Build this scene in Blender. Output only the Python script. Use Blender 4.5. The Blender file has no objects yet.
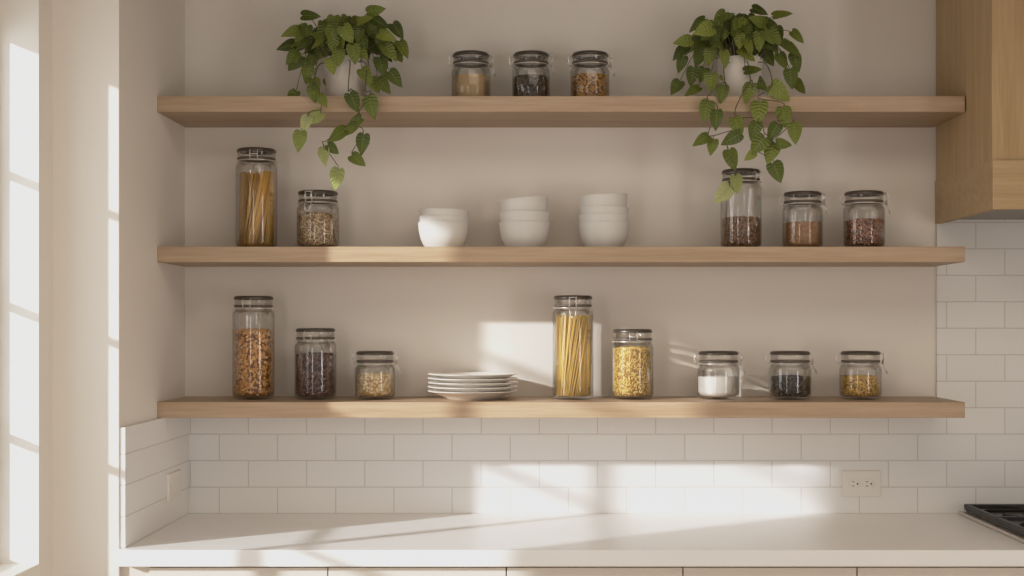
import bpy, bmesh, math, random
from mathutils import Vector, Matrix
PI = math.pi
scene = bpy.context.scene
COL = scene.collection
rnd = random.Random(7)

# ------------------------------------------------------------------ camera frame
FOC = 1302.0; CAM_D = 3.72; ZC = 1.457; VX, VY = 535.0, 325.0
def pt(px, py, y):
    d = CAM_D + y
    return Vector(((px - VX) * d / FOC, y, ZC - (py - VY) * d / FOC))

# ------------------------------------------------------------------ object helpers
def link(name, verts, faces, mats, parent=None, smooth=None, mat_idx=None):
    me = bpy.data.meshes.new(name)
    me.from_pydata([tuple(v) for v in verts], [], faces)
    if not isinstance(mats, (list, tuple)): mats = [mats]
    for m in mats: me.materials.append(m)
    if mat_idx: me.polygons.foreach_set('material_index', mat_idx)
    me.validate(); me.update()
    bm = bmesh.new(); bm.from_mesh(me); bmesh.ops.recalc_face_normals(bm, faces=bm.faces); bm.to_mesh(me); bm.free()
    if smooth is not None:
        me.polygons.foreach_set('use_smooth', [True] * len(me.polygons))
        if smooth < 180: me.set_sharp_from_angle(angle=math.radians(smooth))
    o = bpy.data.objects.new(name, me); COL.objects.link(o)
    if parent is not None: o.parent = parent
    return o
def tag(o, label, cat, group=None, kind=None):
    o['label'] = label; o['category'] = cat
    if group: o['group'] = group
    if kind: o['kind'] = kind
    return o
def thing(name, label, cat, loc, rz=0.0, group=None):
    o = bpy.data.objects.new(name, None); COL.objects.link(o)
    o.empty_display_size = .05
    o.location = loc; o.rotation_euler = (0, 0, rz)
    return tag(o, label, cat, group)
def struct(o, label, cat):
    return tag(o, label, cat, None, 'structure')

class MB:
    def __init__(s): s.v = []; s.f = []; s.mi = []
    def add(s, v, f, mi=0):
        b = len(s.v); s.v += [Vector(p) for p in v]; s.f += [tuple(i + b for i in q) for q in f]; s.mi += [mi] * len(f); return s
    def box(s, x0, x1, y0, y1, z0, z1, bev=0.0, mi=0):
        bm = bmesh.new(); bmesh.ops.create_cube(bm, size=1)
        for v in bm.verts:
            v.co = Vector(((x0 + x1) / 2 + v.co.x * (x1 - x0), (y0 + y1) / 2 + v.co.y * (y1 - y0), (z0 + z1) / 2 + v.co.z * (z1 - z0)))
        if bev > 0: bmesh.ops.bevel(bm, geom=list(bm.edges), offset=bev, segments=2, affect='EDGES', profile=.6)
        bm.verts.ensure_lookup_table()
        v = [x.co.copy() for x in bm.verts]; f = [[q.index for q in p.verts] for p in bm.faces]
        bm.free(); return s.add(v, f, mi)
    def lathe(s, prof, n=40, mi=0, closed=False, off=(0, 0, 0)):
        v = []; f = []; rows = []
        for r, z in prof:
            if r < 1e-6: rows.append([len(v)]); v.append((off[0], off[1], z + off[2]))
            else:
                rows.append(list(range(len(v), len(v) + n)))
                for i in range(n):
                    a = 2 * PI * i / n; v.append((r * math.cos(a) + off[0], r * math.sin(a) + off[1], z + off[2]))
        pairs = list(zip(rows, rows[1:]))
        if closed: pairs.append((rows[-1], rows[0]))
        for A, B in pairs:
            for i in range(n):
                j = (i + 1) % n
                if len(A) == 1 and len(B) == 1: continue
                if len(A) == 1: f.append((A[0], B[i], B[j]))
                elif len(B) == 1: f.append((A[i], B[0], A[j]))
                else: f.append((A[i], B[i], B[j], A[j]))
        return s.add(v, f, mi)
    def tube(s, pts, r, n=6, mi=0, loop=False, r_end=None):
        pts = [Vector(p) for p in pts]; N = len(pts); v = []; f = []
        up = None
        for k, p in enumerate(pts):
            if loop: t = pts[(k + 1) % N] - pts[k - 1]
            else: t = pts[min(k + 1, N - 1)] - pts[max(k - 1, 0)]
            t.normalize()
            if up is None:
                up = Vector((0, 0, 1)) if abs(t.z) < .9 else Vector((1, 0, 0))
            up = (up - t * up.dot(t)).normalized(); w = t.cross(up)
            rr = r if r_end is None else r + (r_end - r) * k / (N - 1)
            for i in range(n):
                a = 2 * PI * i / n; v.append(p + up * math.cos(a) * rr + w * math.sin(a) * rr)
        for k in range(N if loop else N - 1):
            a, b = k * n, ((k + 1) % N) * n
            for i in range(n): f.append((a + i, a + (i + 1) % n, b + (i + 1) % n, b + i))
        if not loop:
            f.append(tuple(reversed(range(n)))); f.append(tuple(range((N - 1) * n, N * n)))
        return s.add(v, f, mi)
    def build(s, name, mats, parent=None, smooth=None):
        return link(name, s.v, s.f, mats, parent, smooth, s.mi)

# ------------------------------------------------------------------ materials
def srgb(r, g, b):
    c = lambda x: (x / 255 / 12.92) if x <= 10 else ((x / 255 + .055) / 1.055) ** 2.4
    return (c(r), c(g), c(b), 1)
def mat(name):
    m = bpy.data.materials.new(name); m.use_nodes = True
    nt = m.node_tree; b = nt.nodes['Principled BSDF']
    return m, nt, b, nt.nodes.new, nt.links.new
def plain(name, col, rough=.5, metal=0.0, spec=.5, noise=0.0, nscale=20, bump=0.0):
    m, nt, b, N, L = mat(name)
    b.inputs['Base Color'].default_value = col; b.inputs['Roughness'].default_value = rough
    b.inputs['Metallic'].default_value = metal; b.inputs['Specular IOR Level'].default_value = spec
    tc = N('ShaderNodeTexCoord'); nz = N('ShaderNodeTexNoise'); nz.inputs['Scale'].default_value = nscale; nz.inputs['Detail'].default_value = 4
    L(tc.outputs['Object'], nz.inputs['Vector'])
    if noise > 0:
        mx = N('ShaderNodeMix'); mx.data_type = 'RGBA'
        mx.inputs[6].default_value = tuple(c * (1 - noise) for c in col[:3]) + (1,)
        mx.inputs[7].default_value = tuple(min(1, c * (1 + noise)) for c in col[:3]) + (1,)
        L(nz.outputs['Fac'], mx.inputs[0]); L(mx.outputs[2], b.inputs['Base Color'])
    if bump > 0:
        bp = N('ShaderNodeBump'); bp.inputs['Strength'].default_value = bump; bp.inputs['Distance'].default_value = .002
        L(nz.outputs['Fac'], bp.inputs['Height']); L(bp.outputs['Normal'], b.inputs['Normal'])
    return m
def wood(name, axis, c1, c2, rough=.5):
    m, nt, b, N, L = mat(name)
    tc = N('ShaderNodeTexCoord'); mp = N('ShaderNodeMapping')
    sc = [38, 38, 38]; sc[axis] = 1.6; mp.inputs['Scale'].default_value = sc
    L(tc.outputs['Object'], mp.inputs['Vector'])
    n1 = N('ShaderNodeTexNoise'); n1.inputs['Scale'].default_value = 1.0; n1.inputs['Detail'].default_value = 5; n1.inputs['Distortion'].default_value = .8
    L(mp.outputs['Vector'], n1.inputs['Vector'])
    mp2 = N('ShaderNodeMapping'); s2 = [220, 220, 220]; s2[axis] = 9; mp2.inputs['Scale'].default_value = s2
    L(tc.outputs['Object'], mp2.inputs['Vector'])
    n2 = N('ShaderNodeTexNoise'); n2.inputs['Scale'].default_value = 1.0; n2.inputs['Detail'].default_value = 3
    L(mp2.outputs['Vector'], n2.inputs['Vector'])
    ad = N('ShaderNodeMix'); ad.data_type = 'FLOAT'; ad.inputs[0].default_value = .4
    L(n1.outputs['Fac'], ad.inputs[2]); L(n2.outputs['Fac'], ad.inputs[3])
    rp = N('ShaderNodeValToRGB'); rp.color_ramp.elements[0].position = .36; rp.color_ramp.elements[1].position = .64
    rp.color_ramp.elements[0].color = c1; rp.color_ramp.elements[1].color = c2
    L(ad.outputs[0], rp.inputs['Fac']); L(rp.outputs['Color'], b.inputs['Base Color'])
    b.inputs['Roughness'].default_value = rough; b.inputs['Specular IOR Level'].default_value = .3
    bp = N('ShaderNodeBump'); bp.inputs['Strength'].default_value = .12; bp.inputs['Distance'].default_value = .001
    L(ad.outputs[0], bp.inputs['Height']); L(bp.outputs['Normal'], b.inputs['Normal'])
    return m
def tile_mat(name, ax, x0, z0, w, h):
    m, nt, b, N, L = mat(name)
    tc = N('ShaderNodeTexCoord'); sp = N('ShaderNodeSeparateXYZ'); L(tc.outputs['Object'], sp.inputs[0])
    cb = N('ShaderNodeCombineXYZ')
    a1 = N('ShaderNodeMath'); a1.operation = 'SUBTRACT'; a1.inputs[1].default_value = x0; L(sp.outputs[ax], a1.inputs[0])
    a2 = N('ShaderNodeMath'); a2.operation = 'SUBTRACT'; a2.inputs[1].default_value = z0; L(sp.outputs[2], a2.inputs[0])
    L(a1.outputs[0], cb.inputs[0]); L(a2.outputs[0], cb.inputs[1])
    br = N('ShaderNodeTexBrick'); br.offset = .5; br.offset_frequency = 2
    br.inputs['Scale'].default_value = 1; br.inputs['Mortar Size'].default_value = .0016; br.inputs['Mortar Smooth'].default_value = .3
    br.inputs['Brick Width'].default_value = w; br.inputs['Row Height'].default_value = h; br.inputs['Bias'].default_value = 0
    br.inputs['Color1'].default_value = TILE1; br.inputs['Color2'].default_value = TILE2; br.inputs['Mortar'].default_value = GROUT
    L(cb.outputs[0], br.inputs['Vector']); L(br.outputs['Color'], b.inputs['Base Color'])
    nz = N('ShaderNodeTexNoise'); nz.inputs['Scale'].default_value = 14; L(tc.outputs['Object'], nz.inputs['Vector'])
    inv = N('ShaderNodeMath'); inv.operation = 'MULTIPLY_ADD'; inv.inputs[1].default_value = -1.0
    nm = N('ShaderNodeMath'); nm.operation = 'MULTIPLY'; nm.inputs[1].default_value = .35; L(nz.outputs['Fac'], nm.inputs[0])
    L(br.outputs['Fac'], inv.inputs[0]); L(nm.outputs[0], inv.inputs[2])
    bp = N('ShaderNodeBump'); bp.inputs['Strength'].default_value = .35; bp.inputs['Distance'].default_value = .002
    L(inv.outputs[0], bp.inputs['Height']); L(bp.outputs['Normal'], b.inputs['Normal'])
    b.inputs['Roughness'].default_value = .38; b.inputs['Specular IOR Level'].default_value = .35
    return m
def glass(name, tint, edge, rough=.03, refl=1.0):
    m = bpy.data.materials.new(name); m.use_nodes = True; nt = m.node_tree; nt.nodes.clear(); N, L = nt.nodes.new, nt.links.new
    out = N('ShaderNodeOutputMaterial'); tr = N('ShaderNodeBsdfTransparent'); gl = N('ShaderNodeBsdfGlossy'); gl.inputs['Roughness'].default_value = rough
    lw = N('ShaderNodeLayerWeight'); lw.inputs['Blend'].default_value = .5
    pw = N('ShaderNodeMath'); pw.operation = 'POWER'; pw.inputs[1].default_value = 3.5; L(lw.outputs['Facing'], pw.inputs[0])
    mx = N('ShaderNodeMix'); mx.data_type = 'RGBA'; mx.inputs[6].default_value = tint; mx.inputs[7].default_value = edge
    L(pw.outputs[0], mx.inputs[0]); L(mx.outputs[2], tr.inputs['Color'])
    fr = N('ShaderNodeFresnel'); fr.inputs['IOR'].default_value = 1.45
    ml = N('ShaderNodeMath'); ml.operation = 'MULTIPLY'; ml.inputs[1].default_value = refl; L(fr.outputs[0], ml.inputs[0])
    mn = N('ShaderNodeMath'); mn.operation = 'MINIMUM'; mn.inputs[1].default_value = .45; L(ml.outputs[0], mn.inputs[0])
    ms = N('ShaderNodeMixShader'); L(mn.outputs[0], ms.inputs[0]); L(tr.outputs[0], ms.inputs[1]); L(gl.outputs[0], ms.inputs[2])
    L(ms.outputs[0], out.inputs['Surface']); return m
def island(name, cols, rough=.5, spec=.3, trans=0.0, veins=False):
    """colour picked per loose piece (bean, strand, leaf)"""
    m, nt, b, N, L = mat(name)
    g = N('ShaderNodeNewGeometry'); rp = N('ShaderNodeValToRGB'); e = rp.color_ramp.elements
    n = len(cols)
    while len(e) < n: e.new(.5)
    for i, c in enumerate(cols): e[i].position = i / max(1, n - 1); e[i].color = c
    L(g.outputs['Random Per Island'], rp.inputs['Fac'])
    colour = rp.outputs['Color']
    if veins:   # pale midrib and side veins from the leaf's own coordinates (along, across)
        at = N('ShaderNodeAttribute'); at.attribute_name = 'blade'; sx = N('ShaderNodeSeparateXYZ'); L(at.outputs['Vector'], sx.inputs[0])
        def mth(op, a, v=None, c=None):
            n = N('ShaderNodeMath'); n.operation = op
            for i, q in enumerate((a, v, c)):
                if q is None: continue
                if isinstance(q, (int, float)): n.inputs[i].default_value = q
                else: L(q, n.inputs[i])
            return n.outputs[0]
        ac = mth('ABSOLUTE', sx.outputs[1])
        rib = mth('LESS_THAN', ac, .09)
        ph = mth('SINE', mth('MULTIPLY', mth('SUBTRACT', sx.outputs[0], mth('MULTIPLY', ac, .28)), 42.0))
        side = mth('MULTIPLY', mth('GREATER_THAN', ph, .8), .18)
        fac = mth('MULTIPLY', mth('MAXIMUM', rib, side), .34)
        shade = mth('MULTIPLY_ADD', sx.outputs[0], .35, .82)
        m1 = N('ShaderNodeMix'); m1.data_type = 'RGBA'; m1.blend_type = 'MULTIPLY'; m1.inputs[0].default_value = 1
        cc = N('ShaderNodeCombineXYZ'); [L(shade, cc.inputs[i]) for i in range(3)]
        L(colour, m1.inputs[6]); L(cc.outputs[0], m1.inputs[7])
        m2 = N('ShaderNodeMix'); m2.data_type = 'RGBA'; m2.inputs[7].default_value = (.30, .34, .10, 1)
        L(fac, m2.inputs[0]); L(m1.outputs[2], m2.inputs[6]); colour = m2.outputs[2]
        bp = N('ShaderNodeBump'); bp.inputs['Strength'].default_value = .5; bp.inputs['Distance'].default_value = .002
        L(ph, bp.inputs['Height']); L(bp.outputs['Normal'], b.inputs['Normal'])
    L(colour, b.inputs['Base Color'])
    b.inputs['Roughness'].default_value = rough; b.inputs['Specular IOR Level'].default_value = spec
    if trans > 0:
        tl = N('ShaderNodeBsdfTranslucent'); L(colour, tl.inputs['Color'])
        ms = N('ShaderNodeMixShader'); ms.inputs[0].default_value = trans
        L(b.outputs[0], ms.inputs[1]); L(tl.outputs[0], ms.inputs[2]); L(ms.outputs[0], nt.nodes['Material Output'].inputs['Surface'])
    return m

TILE1 = (.80, .785, .77, 1); TILE2 = (.78, .765, .75, 1); GROUT = (.60, .575, .55, 1)
PAINT = (.79, .74, .68, 1)
M = {}
M['paint'] = plain('wall_paint', PAINT, .9, spec=.15, noise=.012, nscale=3, bump=.05)
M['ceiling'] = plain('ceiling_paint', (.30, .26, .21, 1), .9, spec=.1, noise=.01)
M['floor'] = wood('floor_wood', 0, (.42, .30, .20, 1), (.52, .39, .27, 1))
M['tile'] = tile_mat('subway_tile', 0, -.8160, .92, .1657, .0754)
M['tile_side'] = tile_mat('subway_tile_side', 1, .5, .92, 3.0, .0754)
M['oak'] = wood('oak_long_grain', 0, (.385, .267, .172, 1), (.49, .365, .25, 1), .48)
M['oak_band'] = wood('oak_band_grain', 0, (.38, .26, .14, 1), (.47, .335, .19, 1), .5)
M['oak_up'] = wood('oak_upright_grain', 2, (.37, .245, .125, 1), (.47, .33, .18, 1), .5)
M['oak_side'] = wood('oak_depth_grain', 1, (.37, .245, .125, 1), (.47, .33, .18, 1), .5)
M['quartz'] = plain('white_quartz', (.85, .84, .83, 1), .28, spec=.45, noise=.03, nscale=9)
M['cab'] = plain('cream_cabinet_paint', (.72, .67, .605, 1), .5, spec=.3, noise=.01)
M['dark_gap'] = plain('cabinet_inside', (.42, .35, .27, 1), .8, noise=.05)
M['white_paint'] = plain('white_trim_paint', (.80, .765, .715, 1), .45, spec=.3, noise=.01)
M['china'] = plain('white_china', (.84, .80, .75, 1), .3, spec=.45, noise=.01)
M['stoneware'] = plain('matte_white_stoneware', (.69, .67, .635, 1), .55, spec=.3, noise=.02, nscale=40)
M['pot'] = plain('white_pot', (.68, .62, .56, 1), .6, spec=.3, noise=.02, nscale=30)
M['soil'] = plain('potting_soil', (.05, .035, .025, 1), .95, noise=.5, nscale=80, bump=.8)
M['plastic'] = plain('outlet_plastic', (.78, .735, .69, 1), .4, spec=.4, noise=.01)
M['slot'] = plain('outlet_slot', (.06, .05, .045, 1), .6, noise=.1)
M['iron'] = plain('cast_iron', (.018, .016, .015, 1), .45, spec=.5, noise=.2, nscale=60, bump=.2)
M['enamel'] = plain('black_enamel', (.02, .018, .017, 1), .2, spec=.5, noise=.1)
M['steel'] = plain('brushed_steel', (.62, .57, .51, 1), .35, metal=.85, noise=.05)
M['wire'] = plain('clip_wire', (.80, .77, .72, 1), .3, metal=.75, noise=.05)
M['lid_dark'] = plain('dark_lid_rim', (.085, .068, .052, 1), .35, metal=.35, spec=.5, noise=.1)
M['gasket'] = plain('grey_rubber_seal', (.11, .086, .066, 1), .5, noise=.1)
M['mesh_filter'] = plain('grey_filter', (.30, .28, .26, 1), .5, metal=.5, noise=.05)
M['jar'] = glass('jar_glass', (.992, .99, .985, 1), (.86, .84, .81, 1), .03, 1.1)
M['lid_glass'] = glass('lid_glass', (.985, .975, .96, 1), (.86, .83, .79, 1), .06, 1.3)
M['pane'] = glass('window_glass', (.97, .97, .97, 1), (.9, .92, .9, 1), .01, .7)
M['leaf'] = island('vine_leaf', [(.05, .075, .010, 1), (.12, .16, .022, 1), (.19, .23, .034, 1), (.085, .12, .017, 1), (.27, .31, .055, 1), (.15, .19, .028, 1)], .36, .5, .2, True)
M['leaf_pale'] = island('sunlit_vine_leaf', [(.27, .33, .08, 1), (.36, .41, .13, 1), (.52, .55, .27, 1)], .45, .4, .3, True)  # sunlight on the trailing tips is put into this paler leaf colour
M['stem'] = plain('vine_stem', (.085, .085, .03, 1), .6, noise=.2)

# ------------------------------------------------------------------ room shell
XL, YN, XN = -1.16, -.59, -1.0          # left wall, front face of the return, niche side
YJ, YNEAR, ZS, ZT = -.678, -1.56, .90, 2.26     # window opening
XO = -1.36
ZCEIL = 2.62
b = MB().box(XN - .5, 3.0, 0, .15, 0, ZCEIL)
struct(b.build('wall_back', M['paint']), 'warm beige painted wall behind the oak shelves', 'wall')
b = MB().box(XO, XN, YN, 0, 0, ZCEIL, .002)
struct(b.build('wall_return', M['paint']), 'beige wall return forming the left side of the shelf niche', 'wall')
b = MB()
b.box(XO, XL, YJ, YN, 0, ZCEIL)                   # pier beyond the window
b.box(XO, XL, -5.2, YNEAR, 0, ZCEIL)              # wall on the near side
b.box(XO, XL, YNEAR, YJ, 0, ZS - .03)
b.box(XO, XL, YNEAR, YJ, ZT, ZCEIL)
struct(b.build('wall_left', M['paint']), 'left wall around the tall sunlit window', 'wall')
b = MB().box(2.7, 2.85, -3.0, 0, 0, ZCEIL)
struct(b.build('wall_right', M['paint']), 'right wall of the kitchen, out of view', 'wall')
struct(MB().box(-1.36, 3.0, -5.2, .15, -.1, 0).build('floor', M['floor']), 'wooden kitchen floor', 'floor')
struct(MB().box(-1.36, 3.0, -5.2, .15, ZCEIL, ZCEIL + .1).build('ceiling', M['ceiling']), 'painted ceiling', 'ceiling')
struct(MB().box(XO, XL + .003, YNEAR, YJ, ZS - .03, ZS, .002).build('trim_1', M['white_paint']), 'white window sill ledge at lower left', 'trim')
# white painted reveal lining of the opening
b = MB(); b.box(XO + .02, XL + .002, YJ - .004, YJ, ZS, ZT); b.box(XO + .02, XL + .002, YNEAR, YNEAR + .004, ZS, ZT); b.box(XO + .02, XL + .002, YNEAR, YJ, ZT - .004, ZT)
struct(b.build('trim_2', M['white_paint']), 'white lining of the window opening', 'trim')
# window
w = bpy.data.objects.new('window_1', None); COL.objects.link(w); w.location = (-1.27, YJ, ZS)
struct(w, 'tall white divided-light window at the left edge', 'window')
def wb(x0, x1, y0, y1, z0, z1): return MB().box(x0 + 1.27, x1 + 1.27, y0 - YJ, y1 - YJ, z0 - ZS, z1 - ZS, .002)
fb = MB()
YF = YJ - .004
for (x0, x1, y0, y1, z0, z1) in ((-1.29, -1.25, YF - .018, YF, ZS, ZT - .004), (-1.29, -1.25, YNEAR + .004, -1.457, ZS, ZT - .004), (-1.29, -1.25, -1.457, YF - .018, 2.14, ZT - .004), (-1.29, -1.25, -1.457, -1.019, 2.068, 2.14), (-1.29, -1.25, -1.457, YF - .018, ZS, ZS + .02)):  # near half of top rail drops lower, added to cut sun on the wall
    q = wb(x0, x1, y0, y1, z0, z1); fb.add(q.v, q.f)
fb.build('window_frame', M['white_paint'], w)
gb = MB()
q = wb(-1.283, -1.257, -1.036, -1.004, ZS + .02, 2.14); gb.add(q.v, q.f)
for z in (1.823, 1.517, 1.21):
    q = wb(-1.283, -1.257, -1.457, YF - .018, z - .0065, z + .0065); gb.add(q.v, q.f)
gb.build('muntin', M['white_paint'], w)
wb(-1.2715, -1.2685, -1.457, YF - .018, ZS + .02, 2.14).build('window_pane', M['pane'], w)

# backsplash
TT = .012
b = MB(); b.box(XN, 1.145, -TT, 0, .92, 1.2105); b.box(1.145, 2.7, -TT, 0, .92, 1.80)
struct(b.build('backsplash', M['tile']), 'white subway tile backsplash along the back wall', 'wall tile')
b = MB().box(XN, XN + .014, YN + .004, -TT, .92, 1.2105, .0015)
struct(b.build('backsplash_side', M['tile_side']), 'short run of white tile on the left niche side', 'wall tile')

# ------------------------------------------------------------------ shelves
YS = -.2755
ZTOP = {'top': 2.063, 'mid': 1.6645, 'bot': 1.253}
for k, lab in (('top', 'uppermost oak floating shelf, holding both trailing plants'), ('mid', 'middle oak floating shelf, holding the bowl stacks'), ('bot', 'lowest oak floating shelf, just above the white tile')):
    z = ZTOP[k]; th = .041 if k == 'mid' else .042
    o = MB().box(0, 2.1378, YS, 0, -th, 0, .0018).build('floating_shelf', M['oak']); o.location = (XN, 0, z)
    tag(o, lab, 'shelf', 'oak floating shelves')

# ------------------------------------------------------------------ counter and cabinets
ct = MB().box(-.998, 2.65, -.614, -.0005, .880, .92, .003).build('countertop', M['quartz'])
tag(ct, 'long white quartz countertop below the tile backsplash', 'countertop')
xs = [-.930, -.4985, -.069, .356, .775, 1.20, 1.62, 2.04]
cab_lab = ['cream base cabinet with slab door, leftmost under the counter', 'cream base cabinet with slab door, second from the left', 'cream base cabinet with slab door, at the centre under the plates and spaghetti jar', 'cream base cabinet with slab door, below the milk-white powder jar', 'cream base cabinet with slab door, below the wall outlet', 'cream base cabinet with slab door, under the black cooktop']
for i, lab in enumerate(cab_lab):
    x0, x1 = xs[i], xs[i + 1]; W = x1 - x0
    t = thing('base_cabinet', lab, 'cabinet', (x0, 0, 0), 0, 'base cabinets under the counter')
    MB().box(0.0005, W - .0005, -.565, -.002, .10, .879).build('carcass', M['dark_gap'], t)
    MB().box(.0015, W - .0015, -.588, -.567, .105, .873, .0015).build('door', M['cab'], t)
    MB().box(0.0005, W - .0005, -.52, -.505, 0, .099).build('toe_kick', M['cab'], t)
o = MB().box(-.0685, 0, -.575, -.01, 0, .876).build('cabinet_filler', M['cab']); o.location = (-.931, 0, 0)
tag(o, 'narrow cream filler strip between wall and leftmost cabinet', 'filler panel')

# ------------------------------------------------------------------ range hood
t = thing('range_hood', 'oak clad range hood at the upper right corner', 'range hood', (1.1385, 0, 1.745))
MB().box(.003, 1.0, -.468, -.013, .122, .86, .0015).build('chimney_cladding', M['oak_up'], t)
bb = MB(); bb.box(0, 1.003, -.482, -.462, 0, .122, .0015); bb.box(0, .02, -.462, -.013, 0, .122, .0015)
bb.build('trim_band', M['oak_band'], t)
MB().box(.021, 1.0, -.461, -.013, .012, .03).build('underside_panel', M['mesh_filter'], t)

# ------------------------------------------------------------------ cooktop
t = thing('gas_cooktop', 'black gas cooktop set in the counter at the right edge', 'cooktop', (1.199, -.03, .92))
MB().box(0, .78, -.53, 0, .0005, .010, .003).build('tray', M['steel'], t)
MB().box(.018, .762, -.512, -.012, .0105, .016, .002).build('burner_plate', M['enamel'], t)
for gx in (0, 1):
    g = MB(); x0 = .014 + gx * .375; x1 = x0 + .37; ya, yb = -.516, -.008
    for (a, c, d, e) in ((x0, x0 + .014, ya, yb), (x1 - .014, x1, ya, yb), (x0, x1, ya, ya + .014), (x0, x1, yb - .014, yb)): g.box(a, c, d, e, .018, .031, .002)
    xm = (x0 + x1) / 2
    g.box(x0, x1, -.269, -.255, .022, .033, .002)
    for yc in (-.385, -.135):
        for ang in range(0, 360, 45):
            c, s_ = math.cos(math.radians(ang)), math.sin(math.radians(ang))
            L1 = .10 if ang % 90 == 0 else .13
            lim = .165 if ang % 180 == 0 else L1
            g.tube([(xm + .045 * c, yc + .045 * s_, .031), (xm + lim * c, yc + min(1, lim / .12) * .115 * s_, .030)], .0055, 5)
    for (a, e) in ((x0 + .007, ya + .007), (x1 - .007, ya + .007), (x0 + .007, yb - .007), (x1 - .007, yb - .007)): g.box(a - .006, a + .006, e - .006, e + .006, .0155, .02)
    g.build('grate', M['iron'], t)
    for yc in (-.385, -.135):
        MB().lathe([(0, .016), (.045, .016), (.045, .021), (.036, .024), (.034, .028), (0, .029)], 24, off=(xm, yc, 0)).build('burner', M['iron'], t, 40)

# ------------------------------------------------------------------ outlets
def outlet(loc, rz, label):
    t = thing('wall_outlet', label, 'outlet', loc, rz, 'wall outlets')
    MB().box(-.0545, .0545, -.0055, 0, -.037, .037, .002).build('cover_plate', M['plastic'], t)
    for sx in (-.0195, .0195):
        r = MB().lathe([(0, 0), (.0165, 0), (.0165, .002), (.015, .0026), (0, .0026)], 24)
        r.v = [Vector((v.x, -.0055 - v.z, max(-.0135, min(.0135, v.y)))) + Vector((sx, 0, 0)) for v in r.v]
        rc = r.build('receptacle', M['plastic'], t, 40)
        s = MB()
        s.box(sx - .0085, sx - .0015, -.0086, -.0079, .0048, .0068); s.box(sx - .0085, sx - .0015, -.0086, -.0079, -.0068, -.0048)
        h = MB().lathe([(0, 0), (.0026, 0), (.0026, .0006), (0, .0006)], 12); s.add([Vector((v.x + sx + .007, -.008 - v.z, v.y)) for v in h.v], h.f)
        so = s.build('socket_slot', M['slot'], rc)
outlet((.929, -TT, 1.0056), 0, 'white double wall outlet on the back tile, right of the sunlight patch')
t = thing('blank_wall_plate', 'plain white cover plate on the side tile at far left', 'wall plate', (XN + .014, -.175, 1.020), PI / 2)
MB().box(-.06, .06, -.007, 0, -.037, .037, .002).build('cover_plate', M['plastic'], t)
for sx in (-.03, .03):
    r = MB().lathe([(0, 0), (.003, 0), (.0028, .0008), (0, .001)], 14); r.v = [Vector((v.x + sx, -.0069 - v.z, v.y)) for v in r.v]
    r.build('screw', M['plastic'], t, 40)

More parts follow.
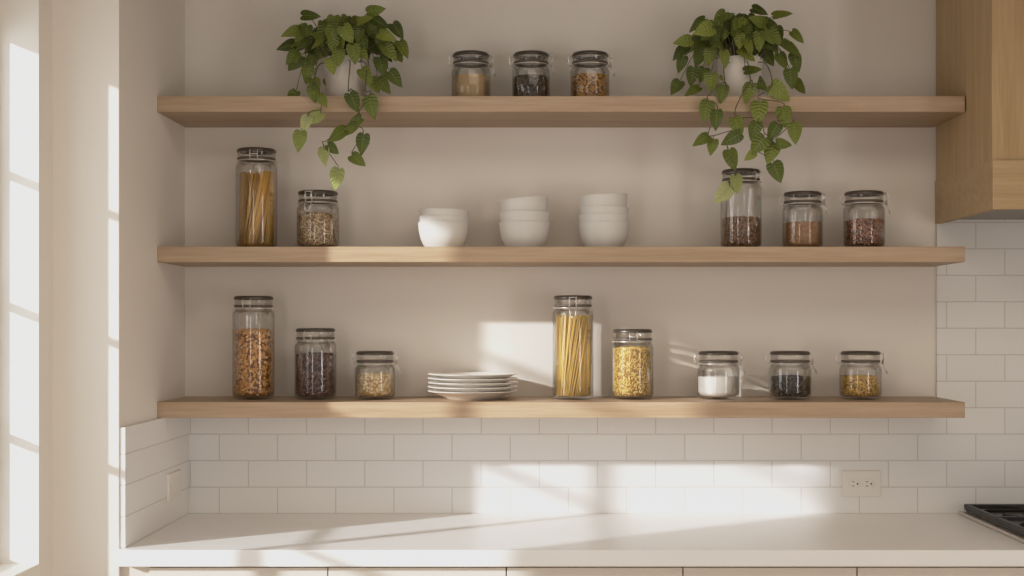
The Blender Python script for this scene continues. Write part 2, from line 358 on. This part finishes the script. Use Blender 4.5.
# ------------------------------------------------------------------ jars
RJ = .0563; YJAR = -.125
def jar(px, shelf, ytop, label, clasp_deg, w=41, y=YJAR):
    d = CAM_D + y; k = d / FOC
    R = w * .5 * k; z0 = ZTOP[shelf]; kf = k - .6 * R / FOC
    H = ZC - (ytop - VY) * (kf if shelf != 'bot' else k) - z0 - (.003 if shelf == 'bot' else 0)
    t = thing('storage_jar', label, 'jar', ((px - VX) * k, y, z0), math.radians(clasp_deg), 'clip-top glass storage jars')
    rn = R - .0075
    outer = [(0, .003), (R - .018, .0015), (R - .012, .0002), (R - .004, .004), (R - .001, .009), (R, .016), (R, H - .052), (R - .001, H - .046), (R - .004, H - .0405), (rn, H - .0375), (rn, H - .031)]
    inner = [(rn - .003, H - .031), (rn - .003, H - .039), (R - .007, H - .042), (R - .0028, H - .0475), (R - .0018, H - .054), (R - .0018, .017), (R - .006, .009), (R - .014, .006), (0, .007)]
    MB().lathe(outer + inner, 48).build('glass_body', M['jar'], t, 60)
    RL = R - .0042
    MB().lathe([(rn - .004, H - .0308), (RL - .001, H - .0308), (RL, H - .0300), (RL, H - .0262), (RL - .001, H - .0252), (rn - .004, H - .0252)], 48, closed=True).build('rubber_seal', M['gasket'], t, 60)
    lid = MB().lathe([(0, H - .0250), (RL - .003, H - .0250), (RL - .0015, H - .0235), (RL - .0015, H - .0106), (RL - .0087, H - .0106), (RL - .0087, H - .0025), (0, H - .0018)], 48).build('glass_lid', M['lid_glass'], t, 50)
    MB().lathe([(RL - .0085, H - .0100), (RL - .002, H - .0104), (RL + .0005, H - .0095), (RL + .0008, H - .005), (RL - .002, H - .001), (RL - .007, H), (RL - .0085, H - .001)], 48, closed=True).build('lid_rim', M['lid_dark'], lid, 60)
    # wire round the neck
    MB().tube([((R - .0015) * math.cos(2 * PI * i / 40), (R - .0015) * math.sin(2 * PI * i / 40), H - .0345) for i in range(40)], .0013, 6, loop=True).build('neck_wire', M['wire'], t, 180)
    # hinge loop at -x
    hb = MB()
    for s in (-1, 1):
        hb.tube([(-(R - .001), s * .010, H - .0345), (-(R + .006), s * .010, H - .030), (-(R + .0085), s * .010, H - .021), (-(R + .006), s * .010, H - .012), (-(R - .001), s * .010, H - .008)], .0011, 6)
    hb.tube([(-(R + .0085), -.010, H - .021), (-(R + .0085), .010, H - .021)], .0011, 6)
    hb.build('hinge', M['wire'], t, 180)
    cb = MB()
    for s in (-1, 1):
        cb.tube([(R - .004, s * .010, H - .004), (R + .004, s * .010, H - .006), (R + .0055, s * .010, H - .018), (R + .002, s * .010, H - .0345)], .0012, 6)
        cb.tube([(R + .001, s * .008, H - .030), (R + .008, s * .008, H - .016), (R + .0045, s * .008, H - .008)], .0011, 6)
    cb.tube([(R + .004, -.010, H - .006), (R + .004, .010, H - .006)], .0012, 6)
    cl = cb.build('clasp', M['wire'], t, 180)
    lv = MB()
    for s in (-1, 1): lv.tube([(R + .003, s * .009, H - .030), (R + .008, s * .0085, H - .044), (R + .0135, s * .006, H - .060)], .0012, 6)
    lv.tube([(R + .0135, -.006, H - .060), (R + .0135, .006, H - .060)], .0013, 6)
    lv.build('clasp_lever', M['wire'], cl, 180)
    return (px - VX) * k, y, z0, R - .0021, kf
BR = 14
def unit_sphere():
    bm = bmesh.new(); bmesh.ops.create_icosphere(bm, subdivisions=1, radius=1)
    bm.verts.ensure_lookup_table(); v = [x.co.copy() for x in bm.verts]; f = [[q.index for q in p.verts] for p in bm.faces]; bm.free(); return v, f
SPH = unit_sphere()
def fill_level(ytop, k, z0): return ZC - (ytop - VY) * k - z0
def grains(name, label, cat, J, ylev, size, mats, rough_top=.006, shape='bean', dens=1.0):
    """loose dry food filling a jar: pieces packed along the glass and heaped on top, dark core inside"""
    x, y, z0, R, k = J; Ht = fill_level(ylev, k, z0); sx, sy, sz = [q * .86 for q in size]
    mb = MB(); rr = random.Random(int(x * 1000) + int(z0 * 100))
    zb = .0085
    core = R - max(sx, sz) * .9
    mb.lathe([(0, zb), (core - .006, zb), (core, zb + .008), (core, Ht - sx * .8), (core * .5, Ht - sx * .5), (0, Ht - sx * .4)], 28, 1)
    def piece(p, big=1.0):
        q = Matrix.Rotation(rr.uniform(0, 6.28), 3, 'Z') @ Matrix.Rotation(rr.uniform(0, 6.28), 3, 'X') @ Matrix.Rotation(rr.uniform(0, 6.28), 3, 'Y')
        if shape == 'macaroni':
            pts = [q @ (Vector((sx * (math.cos(a) - .55), sx * math.sin(a), 0))) + p for a in (-1.15, -.55, 0, .55, 1.15)]
            sub = MB().tube(pts, sz, 6); mb.add(sub.v, sub.f)
        else:
            vs = []
            for v in SPH[0]:
                u = Vector((v.x * sx, v.y * sy, v.z * sz)) * big
                if shape == 'bean': u.y += .45 * sy * (v.x * v.x)
                vs.append(q @ u + p)
            mb.add(vs, SPH[1])
    m = (sx + sy + sz) / 3
    area = 2 * PI * R * Ht; n = int(area / (m * m * 2.6) * dens)
    rmax = max(sx, sy, sz) * (1.05 if shape == 'bean' else 1.0) + (sz if shape == 'macaroni' else 0)
    for i in range(n):
        z = rr.uniform(zb + rmax * .7, max(Ht - rmax * .5, zb + rmax)); a = rr.uniform(0, 2 * PI)
        r = R - (rmax if shape == 'macaroni' else rmax * .6 + m * .4) - .0002 + rr.uniform(-.0010, 0)
        if z < .018: r -= (.018 - z) * .75
        piece(Vector((r * math.cos(a), r * math.sin(a), z)))
    nt_ = int(PI * R * R / (m * m * 2.4) * dens)
    for i in range(nt_):
        a = rr.uniform(0, 2 * PI); r = (R - rmax) * math.sqrt(rr.random())
        piece(Vector((r * math.cos(a), r * math.sin(a), Ht - rmax + rough_top * (1 - (r / R) ** 2) + rr.uniform(-.002, .001))))
    o = mb.build(name, mats, None, 180); o.location = (x, y, z0)
    return tag(o, label, cat, None, 'stuff')
def powder(name, label, cat, J, ylev, m, dome=.002):
    x, y, z0, R, k = J; Ht = fill_level(ylev, k, z0)
    n = 7
    top = [((R) * (1 - i / n), Ht + dome * (1 - (1 - i / n) ** 2)) for i in range(n + 1)]
    o = MB().lathe([(0, .0075), (R - .014, .0075), (R - .006, .0105), (R - .0005, .018), (R, .02), (R, Ht - .001)] + top[0:], 48).build(name, m, None, 50)
    o.location = (x, y, z0)
    return tag(o, label, cat, None, 'stuff')
def spaghetti(label, J, ylev, m, lean, seed):
    x, y, z0, R, k = J; Ht = fill_level(ylev, k, z0); mb = MB(); rr = random.Random(seed)
    sr = .0014
    n_out = 80
    def strand(a0, r0, a1, r1, h):
        p0 = Vector((r0 * math.cos(a0), r0 * math.sin(a0), .0085)); p1 = Vector((r1 * math.cos(a1), r1 * math.sin(a1), .0085 + h))
        mb.tube([p0, p0.lerp(p1, .5), p1], sr, 6)
    Rs = R - sr * 1.3
    for q in range(330):
        a = rr.uniform(0, 2 * PI); r = Rs * (1 - .35 * rr.random() ** 3.2) if q < 270 else Rs * .7 * math.sqrt(rr.random())
        p0 = Vector((r * math.cos(a), r * math.sin(a))); u = max(0, min(1, (p0.x / R + 1) / .9))
        p1 = p0 + Vector((lean * (.12 + .88 * u) * rr.uniform(.55, 1.1), rr.uniform(-.006, .006)))
        if p1.length > Rs: p1 *= Rs / p1.length
        p0 *= (R - .0065) / R
        h = Ht - .0095 - rr.random() ** 2 * .010
        A = Vector((p0.x, p0.y, .0095)); B = Vector((p1.x, p1.y, .0095 + h)); C = A.lerp(B, .5)
        mb.tube([A, C, B], sr, 6)
    o = mb.build('dry_spaghetti', m, None, 180); o.location = (x, y, z0)
    return tag(o, label, 'pasta', None, 'stuff')

core = lambda n, c: plain(n, c, .9, noise=.2, nscale=60)  # core colour kept dark to paint the shade in gaps between pieces
# top shelf
J = jar(471, 'top', 51, 'clip-top glass jar of tan powder, left of three on top shelf', 10, 39)
powder('tan_powder', 'tan powder filling the left jar on the top shelf', 'powder', J, 75, plain('tan_powder', (.52, .35, .17, 1), .9, noise=.08, nscale=150, bump=.3))
J = jar(531, 'top', 51, 'clip-top glass jar of dark beans, middle of three on top shelf', 0, 38)
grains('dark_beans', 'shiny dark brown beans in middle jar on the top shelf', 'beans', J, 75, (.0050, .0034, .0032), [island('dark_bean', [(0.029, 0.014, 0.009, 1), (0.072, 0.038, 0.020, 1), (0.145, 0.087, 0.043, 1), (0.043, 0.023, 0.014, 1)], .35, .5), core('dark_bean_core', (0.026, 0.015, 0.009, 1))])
J = jar(590, 'top', 51, 'clip-top glass jar of golden corn, right of three on top shelf', 5, 39)
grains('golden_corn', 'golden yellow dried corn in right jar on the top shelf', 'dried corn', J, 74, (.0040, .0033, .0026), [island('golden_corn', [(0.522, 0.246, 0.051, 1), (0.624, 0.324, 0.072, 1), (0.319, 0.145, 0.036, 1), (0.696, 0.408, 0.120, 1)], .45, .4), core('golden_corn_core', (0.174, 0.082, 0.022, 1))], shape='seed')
# middle shelf
J = jar(256.5, 'mid', 147.5, 'tall clip-top glass jar of amber spaghetti on the middle shelf', 95, 41)
spaghetti('amber dry spaghetti standing in the tall middle shelf jar', J, 171, island('amber_spaghetti', [(0.367, 0.203, 0.041, 1), (0.734, 0.406, 0.081, 1), (0.739, 0.452, 0.105, 1), (0.542, 0.282, 0.054, 1), (0.818, 0.530, 0.135, 1)], .5, .3), .070, 3)  # darkest strand tone paints in the shaded gaps of the bundle
J = jar(318, 'mid', 190, 'medium clip-top jar of speckled beans beside amber spaghetti jar', -105, 42)
grains('speckled_beans', 'cream and brown speckled beans in medium jar beside amber spaghetti', 'beans', J, 213, (.0046, .0032, .0030), [island('speckled_bean', [(0.696, 0.528, 0.324, 1), (0.792, 0.648, 0.432, 1), (0.290, 0.145, 0.058, 1), (0.600, 0.408, 0.204, 1), (0.744, 0.576, 0.360, 1), (0.145, 0.072, 0.036, 1)], .45, .4), core('speckled_bean_core', (0.317, 0.179, 0.079, 1))])
J = jar(741, 'mid', 168.5, 'taller clip-top jar of brown beans under the right plant', 130, 41)
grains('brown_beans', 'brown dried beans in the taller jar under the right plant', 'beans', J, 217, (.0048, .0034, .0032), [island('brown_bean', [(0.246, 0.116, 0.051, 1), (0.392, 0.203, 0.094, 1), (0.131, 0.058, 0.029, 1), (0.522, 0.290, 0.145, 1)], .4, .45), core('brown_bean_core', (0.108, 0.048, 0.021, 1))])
J = jar(802.5, 'mid', 191, 'short clip-top jar of fine brown lentils on the middle shelf', -28, 40)
grains('brown_lentils', 'fine tan brown lentils in short middle shelf jar', 'lentils', J, 222, (.0029, .0029, .0016), [island('brown_lentil', [(0.435, 0.232, 0.102, 1), (0.551, 0.319, 0.145, 1), (0.290, 0.145, 0.058, 1), (0.638, 0.377, 0.189, 1)], .5, .35), core('brown_lentil_core', (0.369, 0.184, 0.076, 1))], .003, 'seed', .8)
J = jar(864, 'mid', 190.5, 'short clip-top jar of reddish beans, rightmost on middle shelf', -8, 41)
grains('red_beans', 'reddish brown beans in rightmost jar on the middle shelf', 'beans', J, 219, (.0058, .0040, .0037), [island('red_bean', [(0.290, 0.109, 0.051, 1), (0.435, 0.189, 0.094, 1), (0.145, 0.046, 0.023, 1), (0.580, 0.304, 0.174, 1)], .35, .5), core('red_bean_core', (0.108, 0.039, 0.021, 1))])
# bottom shelf
J = jar(253.5, 'bot', 295, 'tall clip-top jar of orange corn kernels, leftmost on bottom shelf', 85, 41.5)
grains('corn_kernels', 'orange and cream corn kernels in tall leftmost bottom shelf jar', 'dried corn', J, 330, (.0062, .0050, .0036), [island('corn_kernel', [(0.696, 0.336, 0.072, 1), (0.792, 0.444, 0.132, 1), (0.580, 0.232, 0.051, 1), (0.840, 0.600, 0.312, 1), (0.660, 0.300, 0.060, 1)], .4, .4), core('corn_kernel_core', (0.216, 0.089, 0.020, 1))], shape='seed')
J = jar(315.5, 'bot', 327, 'medium clip-top jar of purple-brown beans on the bottom shelf', 80, 41.5)
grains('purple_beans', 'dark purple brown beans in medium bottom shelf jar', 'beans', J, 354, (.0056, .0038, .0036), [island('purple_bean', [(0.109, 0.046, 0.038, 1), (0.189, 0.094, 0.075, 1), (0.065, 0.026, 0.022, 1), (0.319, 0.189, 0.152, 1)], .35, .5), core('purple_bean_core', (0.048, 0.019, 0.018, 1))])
J = jar(375, 'bot', 350, 'short clip-top jar of pale chickpeas left of the plates', -5, 40)
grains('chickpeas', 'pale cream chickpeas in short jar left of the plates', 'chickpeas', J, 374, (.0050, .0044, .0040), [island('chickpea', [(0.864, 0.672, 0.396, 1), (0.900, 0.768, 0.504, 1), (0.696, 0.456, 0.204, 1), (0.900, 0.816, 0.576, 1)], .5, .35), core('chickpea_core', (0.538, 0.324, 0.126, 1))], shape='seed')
J = jar(573, 'bot', 294.5, 'tall clip-top jar of yellow spaghetti right of the plates', -92, 41)
spaghetti('pale yellow dry spaghetti in tall jar right of the plates', J, 315, island('yellow_spaghetti', [(0.396, 0.258, 0.066, 1), (0.792, 0.516, 0.132, 1), (0.888, 0.624, 0.204, 1), (0.660, 0.396, 0.090, 1), (0.900, 0.720, 0.300, 1)], .5, .3), .070, 5)  # darkest tone again stands in for shade between strands
J = jar(632.5, 'bot', 328, 'medium clip-top jar of small yellow pasta beside yellow spaghetti', 88, 42)
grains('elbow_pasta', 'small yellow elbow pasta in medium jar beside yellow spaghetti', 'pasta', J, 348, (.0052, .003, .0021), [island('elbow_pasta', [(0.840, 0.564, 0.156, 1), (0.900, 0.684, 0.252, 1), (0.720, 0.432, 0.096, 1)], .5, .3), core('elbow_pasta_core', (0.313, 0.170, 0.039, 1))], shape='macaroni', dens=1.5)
J = jar(718.5, 'bot', 350, 'short clip-top jar half full of white powder', -12, 42)
powder('white_flour', 'smooth white flour in short bottom shelf jar', 'flour', J, 377, plain('white_flour', (.74, .70, .64, 1), .9, noise=.015, nscale=40))
J = jar(790, 'bot', 350, 'short clip-top jar of black seeds, second from bottom shelf right end', -8, 42)
grains('black_seeds', 'dark black and grey seeds in short bottom shelf jar', 'seeds', J, 377, (.0046, .0030, .0026), [island('black_seed', [(0.032, 0.026, 0.020, 1), (0.065, 0.055, 0.041, 1), (0.145, 0.123, 0.087, 1), (0.020, 0.016, 0.013, 1), (0.051, 0.043, 0.032, 1)], .45, .4), core('black_seed_core', (0.021, 0.018, 0.013, 1))])
J = jar(860.5, 'bot', 350, 'short clip-top jar of yellow pasta, rightmost on the bottom shelf', -8, 41.5)
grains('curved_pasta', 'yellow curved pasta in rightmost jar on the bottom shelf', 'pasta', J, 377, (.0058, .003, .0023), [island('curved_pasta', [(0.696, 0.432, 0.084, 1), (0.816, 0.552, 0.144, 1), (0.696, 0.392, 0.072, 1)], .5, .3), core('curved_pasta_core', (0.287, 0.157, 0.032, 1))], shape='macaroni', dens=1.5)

# ------------------------------------------------------------------ bowls
def bowl_mesh():
    o = [(0, .004), (.037, .004), (.039, 0), (.0455, 0), (.0475, .0035), (.0560, .014), (.0625, .028), (.0665, .044), (.0685, .058), (.0693, .0665), (.0706, .0725), (.0707, .0738)]
    i = [(.0697, .0748), (.0684, .0743), (.0664, .058), (.0643, .044), (.0600, .0295), (.053, .0165), (.040, .0085), (0, .0075)]
    return MB().lathe(o + i, 56)
def bowls(px, items, tops):
    k = (CAM_D - .13) / FOC
    for (dz, tilt, sc, h), lab in zip(items, tops):
        mb = bowl_mesh()
        o = mb.build('bowl', M['stoneware'], None, 50)
        o.location = ((px - VX) * k - h * math.sin(tilt), -.13, ZTOP['mid'] + dz + h * (1 - math.cos(tilt))); o.rotation_euler = (0, tilt, 0); o.scale = (sc, sc, sc)
        tag(o, lab, 'bowl', 'white bowls stacked on the middle shelf')
bowls(443.5, [(0, 0, 1, 0), (.0175, 0, .982, 0), (.0365, .030, .965, .035)],
      ['bottom white bowl of the left, lowest stack', 'middle white bowl of the left, lowest stack', 'top white bowl of the left, lowest stack'])
bowls(524.5, [(0, 0, 1, 0), (.0290, 0, .99, 0), (.0660, -.10, .98, .03)],
      ['bottom white bowl of the centre stack of three', 'middle white bowl of the centre stack of three', 'tilted top white bowl of the centre stack of three'])
bowls(604, [(0, 0, 1, 0), (.0225, 0, .985, 0), (.0445, .035, .968, .035), (.0775, -.06, .955, .030)],
      ['bottom white bowl of the right stack of four', 'second white bowl from below in the right stack of four', 'third white bowl from below in the right stack of four', 'tilted top white bowl of the right stack of four'])

# ------------------------------------------------------------------ plates
def plate_mesh(foot):
    # bottom plate sits on a real foot; every plate has the same dish
    o = [(0, .003), (.060, .003), (.062, 0), (.068, 0), (.072, .004), (.095, .0125), (.115, .0205), (.1235, .0225)]
    i = [(.1240, .0238), (.1228, .0246), (.113, .0228), (.094, .0152), (.074, .0080), (0, .0070)]
    return MB().lathe(o + i, 64)
lab = ['lowest white plate in the stack on the bottom shelf', 'second white plate from below in the plate stack', 'middle white plate of the five in the plate stack', 'fourth white plate from below in the plate stack', 'topmost white plate in the stack on the bottom shelf']
kp = (CAM_D - .137) / FOC
for i in range(5):
    o = plate_mesh(i == 0).build('plate', M['china'], None, 50)
    o.location = ((473 - VX) * kp + rnd.uniform(-.0006, .0006), -.137, ZTOP['bot'] + .0117 * i)
    tag(o, lab[i], 'plate', 'white plates stacked on the bottom shelf')

# ------------------------------------------------------------------ plants
LM = [0, .06, .18, .34, .5, .65, .8, .92, 1.0]
LE = [(-.09, .08), (-.13, .24), (-.03, .385), (.16, .44), (.38, .41), (.59, .315), (.78, .19), (.92, .075), (1.0, .0)]
def leaf(mb, base, D, Nn, length, fold, droop, wide=1.0, mi=0):
    D = D.normalized(); Z = (Nn - D * Nn.dot(D)).normalized(); Y = Z.cross(D)
    v = []
    for u, (ue, w) in zip(LM, LE):
        for t in (-1, -.55, 0, .55, 1):
            uu = u + (ue - u) * abs(t) ** 1.5; ww = w * wide * t
            z = fold * abs(ww) - fold * .75 * abs(ww) * abs(t) - droop * max(uu, 0) ** 2 + .02 * math.sin(uu * 9 + t)*abs(t)
            v.append(base + (D * uu + Y * ww + Z * z) * length)
    f = []
    for i in range(len(LM) - 1):
        for c in range(4): f.append((i * 5 + c, i * 5 + c + 1, (i + 1) * 5 + c + 1, (i + 1) * 5 + c))
    mb.add(v, f, mi)
def plant(px, label, canopy, chains, seed, n_fill):
    rr = random.Random(seed); yc = -.145; k = (CAM_D + yc) / FOC
    X = (px - VX) * k; Z0 = ZTOP['top']; root = Vector((X, yc, Z0))
    t = thing('potted_vine', label, 'plant', root, 0, 'trailing plants on the top shelf')
    MB().lathe([(0, 0), (.047, 0), (.050, .003), (.0635, .118), (.0635, .122), (.0605, .122), (.059, .11), (.0575, .098), (0, .098)], 48).build('pot', M['pot'], t, 45)
    MB().lathe([(.0565, .0985), (.0560, .104), (.04, .107), (0, .109)], 24).build('soil', M['soil'], t, 60)
    fol = MB(); st = MB()
    def stem(pts, r=.0013):
        out = []
        P = [pts[0]] + pts + [pts[-1]]
        for i in range(1, len(P) - 2):
            for s in range(5):
                u = s / 5.0
                out.append(.5 * ((2 * P[i]) + (P[i + 1] - P[i - 1]) * u + (2 * P[i - 1] - 5 * P[i] + 4 * P[i + 1] - P[i + 2]) * u * u + (3 * P[i] - P[i - 1] - 3 * P[i + 1] + P[i + 2]) * u ** 3))
        out.append(P[-1]); st.tube([q - root for q in out], r, 5, r_end=r * .75)
    crown = root + Vector((0, 0, .108))
    def canopy_leaf(c, ang, L, y_tilt, face, petiole=True):
        D = Vector((math.cos(ang), y_tilt, math.sin(ang))).normalized()
        base = c - D * L * .45
        base.y = min(base.y, -.03)
        tip = base + D * L
        if tip.y > -.012: base.y -= tip.y + .012
        leaf(fol, base - root, D, face, L, .25 + rr.uniform(-.1, .2), rr.uniform(.05, .28), rr.uniform(.74, .98), 0)
        if petiole:
            dv = base - crown
            s0 = crown + Vector((max(-.045, min(.045, dv.x * .35)), max(-.04, min(.04, dv.y * .4)), 0))
            mid = s0.lerp(base, .55) + Vector((0, 0, .028 + .12 * abs(dv.x)*.5))
            if base.z < Z0 + .11: mid.z = max(mid.z, Z0 + .15)
            mid.y = min(mid.y, -.02)
            stem([s0, mid, base], .0012)
    for (qx, qy, a) in canopy:
        y = rr.uniform(-.27, -.15)
        c = pt(qx, qy, y)
        canopy_leaf(c, math.radians(a), rr.uniform(.043, .055), rr.uniform(-.35, .05), Vector((rr.uniform(-.3, .3), -1, rr.uniform(.1, .9))))
    for i in range(n_fill):
        th = rr.uniform(0, 2 * PI); ph = rr.uniform(.05, 1.0) ** .8 * 1.55
        rad = rr.uniform(.55, 1.0)
        c = root + Vector((.155 * math.sin(ph) * math.cos(th), .115 * math.sin(ph) * math.sin(th), .135 + .085 * math.cos(ph))) * 1.0
        c = root + Vector(((c.x - root.x) * rad, (c.y - root.y) * rad, c.z - root.z))
        c.y = min(c.y, -.05)
        if abs(c.x - X) < .06 and c.z < Z0 + .12 and c.y < -.15 and rr.random() < .45: continue
        a = -PI / 2 + (c.x - X) / .16 * 1.1 + rr.uniform(-.6, .6)
        canopy_leaf(c, a, rr.uniform(.038, .052), rr.uniform(-.5, .3), Vector((rr.uniform(-.5, .5), -1, rr.uniform(.2, 1.4))), rr.random() < .6)
    pale = MB()
    for ch in chains:
        x0, y0, pts_ = ch
        P = [crown + Vector((x0 * .02, -.02, 0)), pt(x0 * 1.0 if x0 > 100 else px, y0, -.235)]
        P = [crown + Vector(((x0 - px) * k * .5, -.035, .0)), pt(x0, y0, -.225)]
        over = False
        for (qx, qy, a, L, pl) in pts_:
            y = -.30 + rr.uniform(-.012, .008)
            if qy < 100: y = -.29
            c = pt(qx, qy, y)
            ar = math.radians(a)
            D = Vector((math.cos(ar), rr.uniform(-.25, .1), math.sin(ar))).normalized()
            base = c - D * L * .45
            if not over and qy > 92:
                P.append(Vector((P[-1].x * .6 + base.x * .4, -.293, Z0 + .012))); over = True
            node = base + Vector((rr.uniform(-.006, .006), .004, .012))
            node.y = min(node.y, -.285)
            P.append(node)
            st.tube([node - root, (node + base) * .5 - root + Vector((0, -.003, .004)), base - root], .0009, 5)
            leaf(pale if pl else fol, base - root, D, Vector((rr.uniform(-.45, .45), -1, rr.uniform(-.05, .5))), L, .2 + rr.uniform(-.1, .2), rr.uniform(.05, .25), rr.uniform(.78, .98))
        stem(P, .0015)
    def blade(o):
        a = o.data.attributes.new('blade', 'FLOAT_VECTOR', 'POINT'); T5 = (-1, -.55, 0, .55, 1)
        for i in range(len(o.data.vertices)): a.data[i].vector = (LM[(i // 5) % 9], T5[i % 5], 0)
    fo = fol.build('foliage', M['leaf'], t, 180); blade(fo)
    st.build('stems', M['stem'], t, 180)
    if pale.v:
        po = pale.build('sunlit_leaves', M['leaf_pale'], t, 180); blade(po); po['label'] = 'pale yellow-green leaves at the trailing tips, sunlight painted into their colour'
z1 = lambda l: [(250 + x / 2.88, y / 2.88, a) for x, y, a in l]
z2 = lambda l: [(640 + x / 2.88, y / 2.88, a) for x, y, a in l]
can1 = z1([(175, 45, 0), (118, 92, 200), (105, 132, 195), (120, 165, 230), (150, 130, 215), (195, 100, 160), (240, 75, 150), (280, 98, -60), (330, 55, 20), (362, 30, 10), (345, 75, 30), (375, 65, -30), (395, 102, -20), (425, 88, -55), (442, 140, -60), (418, 225, -50), (335, 218, -55), (234, 240, -50), (175, 180, -110), (188, 245, -70), (130, 180, -130), (380, 190, -70), (405, 150, -50), (300, 155, -80), (320, 150, -45), (205, 150, -120), (235, 190, -75), (165, 215, -100), (120, 285, -120), (360, 245, -60), (275, 130, -100), (385, 245, -50), (255, 165, -95), (295, 190, -70)])
ch1 = [(318, 66, [(314, 94, -80, .045, 0), (323, 101, -60, .038, 0), (314, 118, -140, .050, 1), (305, 124, -110, .046, 1), (299, 141, -100, .054, 1)]),
       (350, 62, [(354, 102, -65, .052, 0), (354, 122, -150, .046, 0), (336, 135, -150, .056, 0), (333, 149, -40, .036, 0), (324, 156, -85, .050, 1), (336, 179, -105, .056, 1)]),
       (366, 64, [(371, 107, -80, .060, 0), (349, 130, -140, .044, 0), (362, 144, -100, .054, 0), (358, 160, -35, .046, 0)])]
can2 = z2([(165, 70, 215), (125, 118, 190), (115, 150, 220), (118, 185, -110), (150, 220, -100), (103, 250, 235), (150, 262, 210), (200, 100, 200), (185, 85, 200), (230, 55, 230), (250, 48, 30), (270, 90, -70), (310, 155, -30), (345, 30, -20), (410, 38, 15), (375, 65, -20), (340, 60, 160), (455, 105, -40), (440, 140, -35), (410, 175, -65), (450, 180, -75), (435, 225, -85), (460, 250, -50), (200, 165, -100), (245, 170, -80), (205, 235, -90), (260, 222, -20), (325, 200, 10), (170, 165, -110), (225, 130, -60), (365, 130, -30), (390, 105, -50), (300, 100, -150), (370, 165, -60), (345, 240, -40), (180, 215, -110), (300, 120, 190)])
ch2 = [(724, 66, [(722, 94, -100, .046, 0), (706, 111, -105, .056, 0), (716, 120, -95, .052, 0), (701, 140, -150, .048, 0), (712, 147, -105, .042, 0), (731, 139, -150, .056, 0), (732, 160, -70, .056, 0), (737, 184, -80, .048, 1), (723, 194, -130, .060, 1)]),
       (748, 64, [(748, 93, -110, .054, 0), (738, 127, -70, .054, 0), (754, 131, -110, .050, 0), (758, 145, -130, .056, 0), (771, 153, -110, .060, 0), (750, 156, -140, .034, 0), (777, 172, -70, .056, 0)]),
       (766, 64, [(780, 92, -40, .062, 0), (759, 112, -95, .060, 0), (784, 117, -85, .052, 0), (773, 132, -120, .050, 0), (795, 133, -85, .056, 0), (784, 144, -5, .042, 0)])]
plant(346, 'trailing green vine in a white pot, left on the top shelf', can1, ch1, 11, 95)
plant(740, 'trailing green vine in a white pot, right on the top shelf', can2, ch2, 23, 95)

# ------------------------------------------------------------------ light
sun = bpy.data.lights.new('sun', 'SUN'); sun.energy = 5.2; sun.angle = math.radians(1.6); sun.color = (1, .985, .975)
so = bpy.data.objects.new('sun', sun); COL.objects.link(so)
so.rotation_euler = Vector((1.45, 1.0, -.585)).to_track_quat('-Z', 'Y').to_euler(); so.location = (-4, -3, 3)
def area(name, loc, target, sx, sy, e, col):
    l = bpy.data.lights.new(name, 'AREA'); l.shape = 'RECTANGLE'; l.size = sx; l.size_y = sy; l.energy = e; l.color = col
    o = bpy.data.objects.new(name, l); COL.objects.link(o); o.location = loc
    o.rotation_euler = (Vector(target) - Vector(loc)).to_track_quat('-Z', 'Y').to_euler(); return o
area('room_window_light', (-1.1, -3.3, 1.25), (.5, -.3, 1.1), .55, 1.5, 10, (1, .95, .90))
area('right_fill_light', (3.1, -3.6, .95), (.2, 0, .9), .9, 1.9, 30, (1, .985, .965))  # added fill lamp for the lower wall and jar highlights, no door modelled
area('overhead_fill_light', (.5, -2.1, ZCEIL - .02), (.5, -2.1, 0), 2.0, 1.4, 19, (1, .89, .75))  # added soft overhead fill, leaves the wall darker toward the top
area('sky_at_window', (-1.55, -1.15, 1.6), (.2, -.5, 1.15), 1.0, 1.4, 13, (.98, 1, 1.02))
wd = bpy.data.worlds.new('world'); scene.world = wd; wd.use_nodes = True
bg = wd.node_tree.nodes['Background']; bg.inputs['Color'].default_value = (1.0, .945, .87, 1); bg.inputs['Strength'].default_value = .6

# ------------------------------------------------------------------ camera
cam = bpy.data.cameras.new('camera'); co = bpy.data.objects.new('camera', cam); COL.objects.link(co)
cam.sensor_fit = 'HORIZONTAL'; cam.sensor_width = 36; cam.lens = 36 * FOC / 1024
cam.shift_x = -(VX - 512) / 1024; cam.shift_y = (VY - 288) / 1024
co.location = (0, -CAM_D, ZC); co.rotation_euler = (PI / 2, 0, 0); cam.clip_start = .05
scene.camera = co
scene.view_settings.view_transform = 'Standard'; scene.view_settings.look = 'None'; scene.view_settings.exposure = .085; scene.view_settings.gamma = 1
vs = scene.view_settings; vs.use_curve_mapping = True
cm = vs.curve_mapping; cm.use_clip = False; cm.extend = 'EXTRAPOLATED'
cv = cm.curves[3]; cv.points[0].location = (0, 0); cv.points[1].location = (4.0, 1.0)
for p in ((.2, .2), (.45, .45), (.62, .58), (.8, .675), (1.0, .75), (1.5, .845), (2.5, .935)): cv.points.new(*p)
cm.update()
scene.cycles.use_denoising = True
scene.cycles.max_bounces = 12; scene.cycles.diffuse_bounces = 5; scene.cycles.transparent_max_bounces = 32
scene.cycles.caustics_reflective = False; scene.cycles.caustics_refractive = False
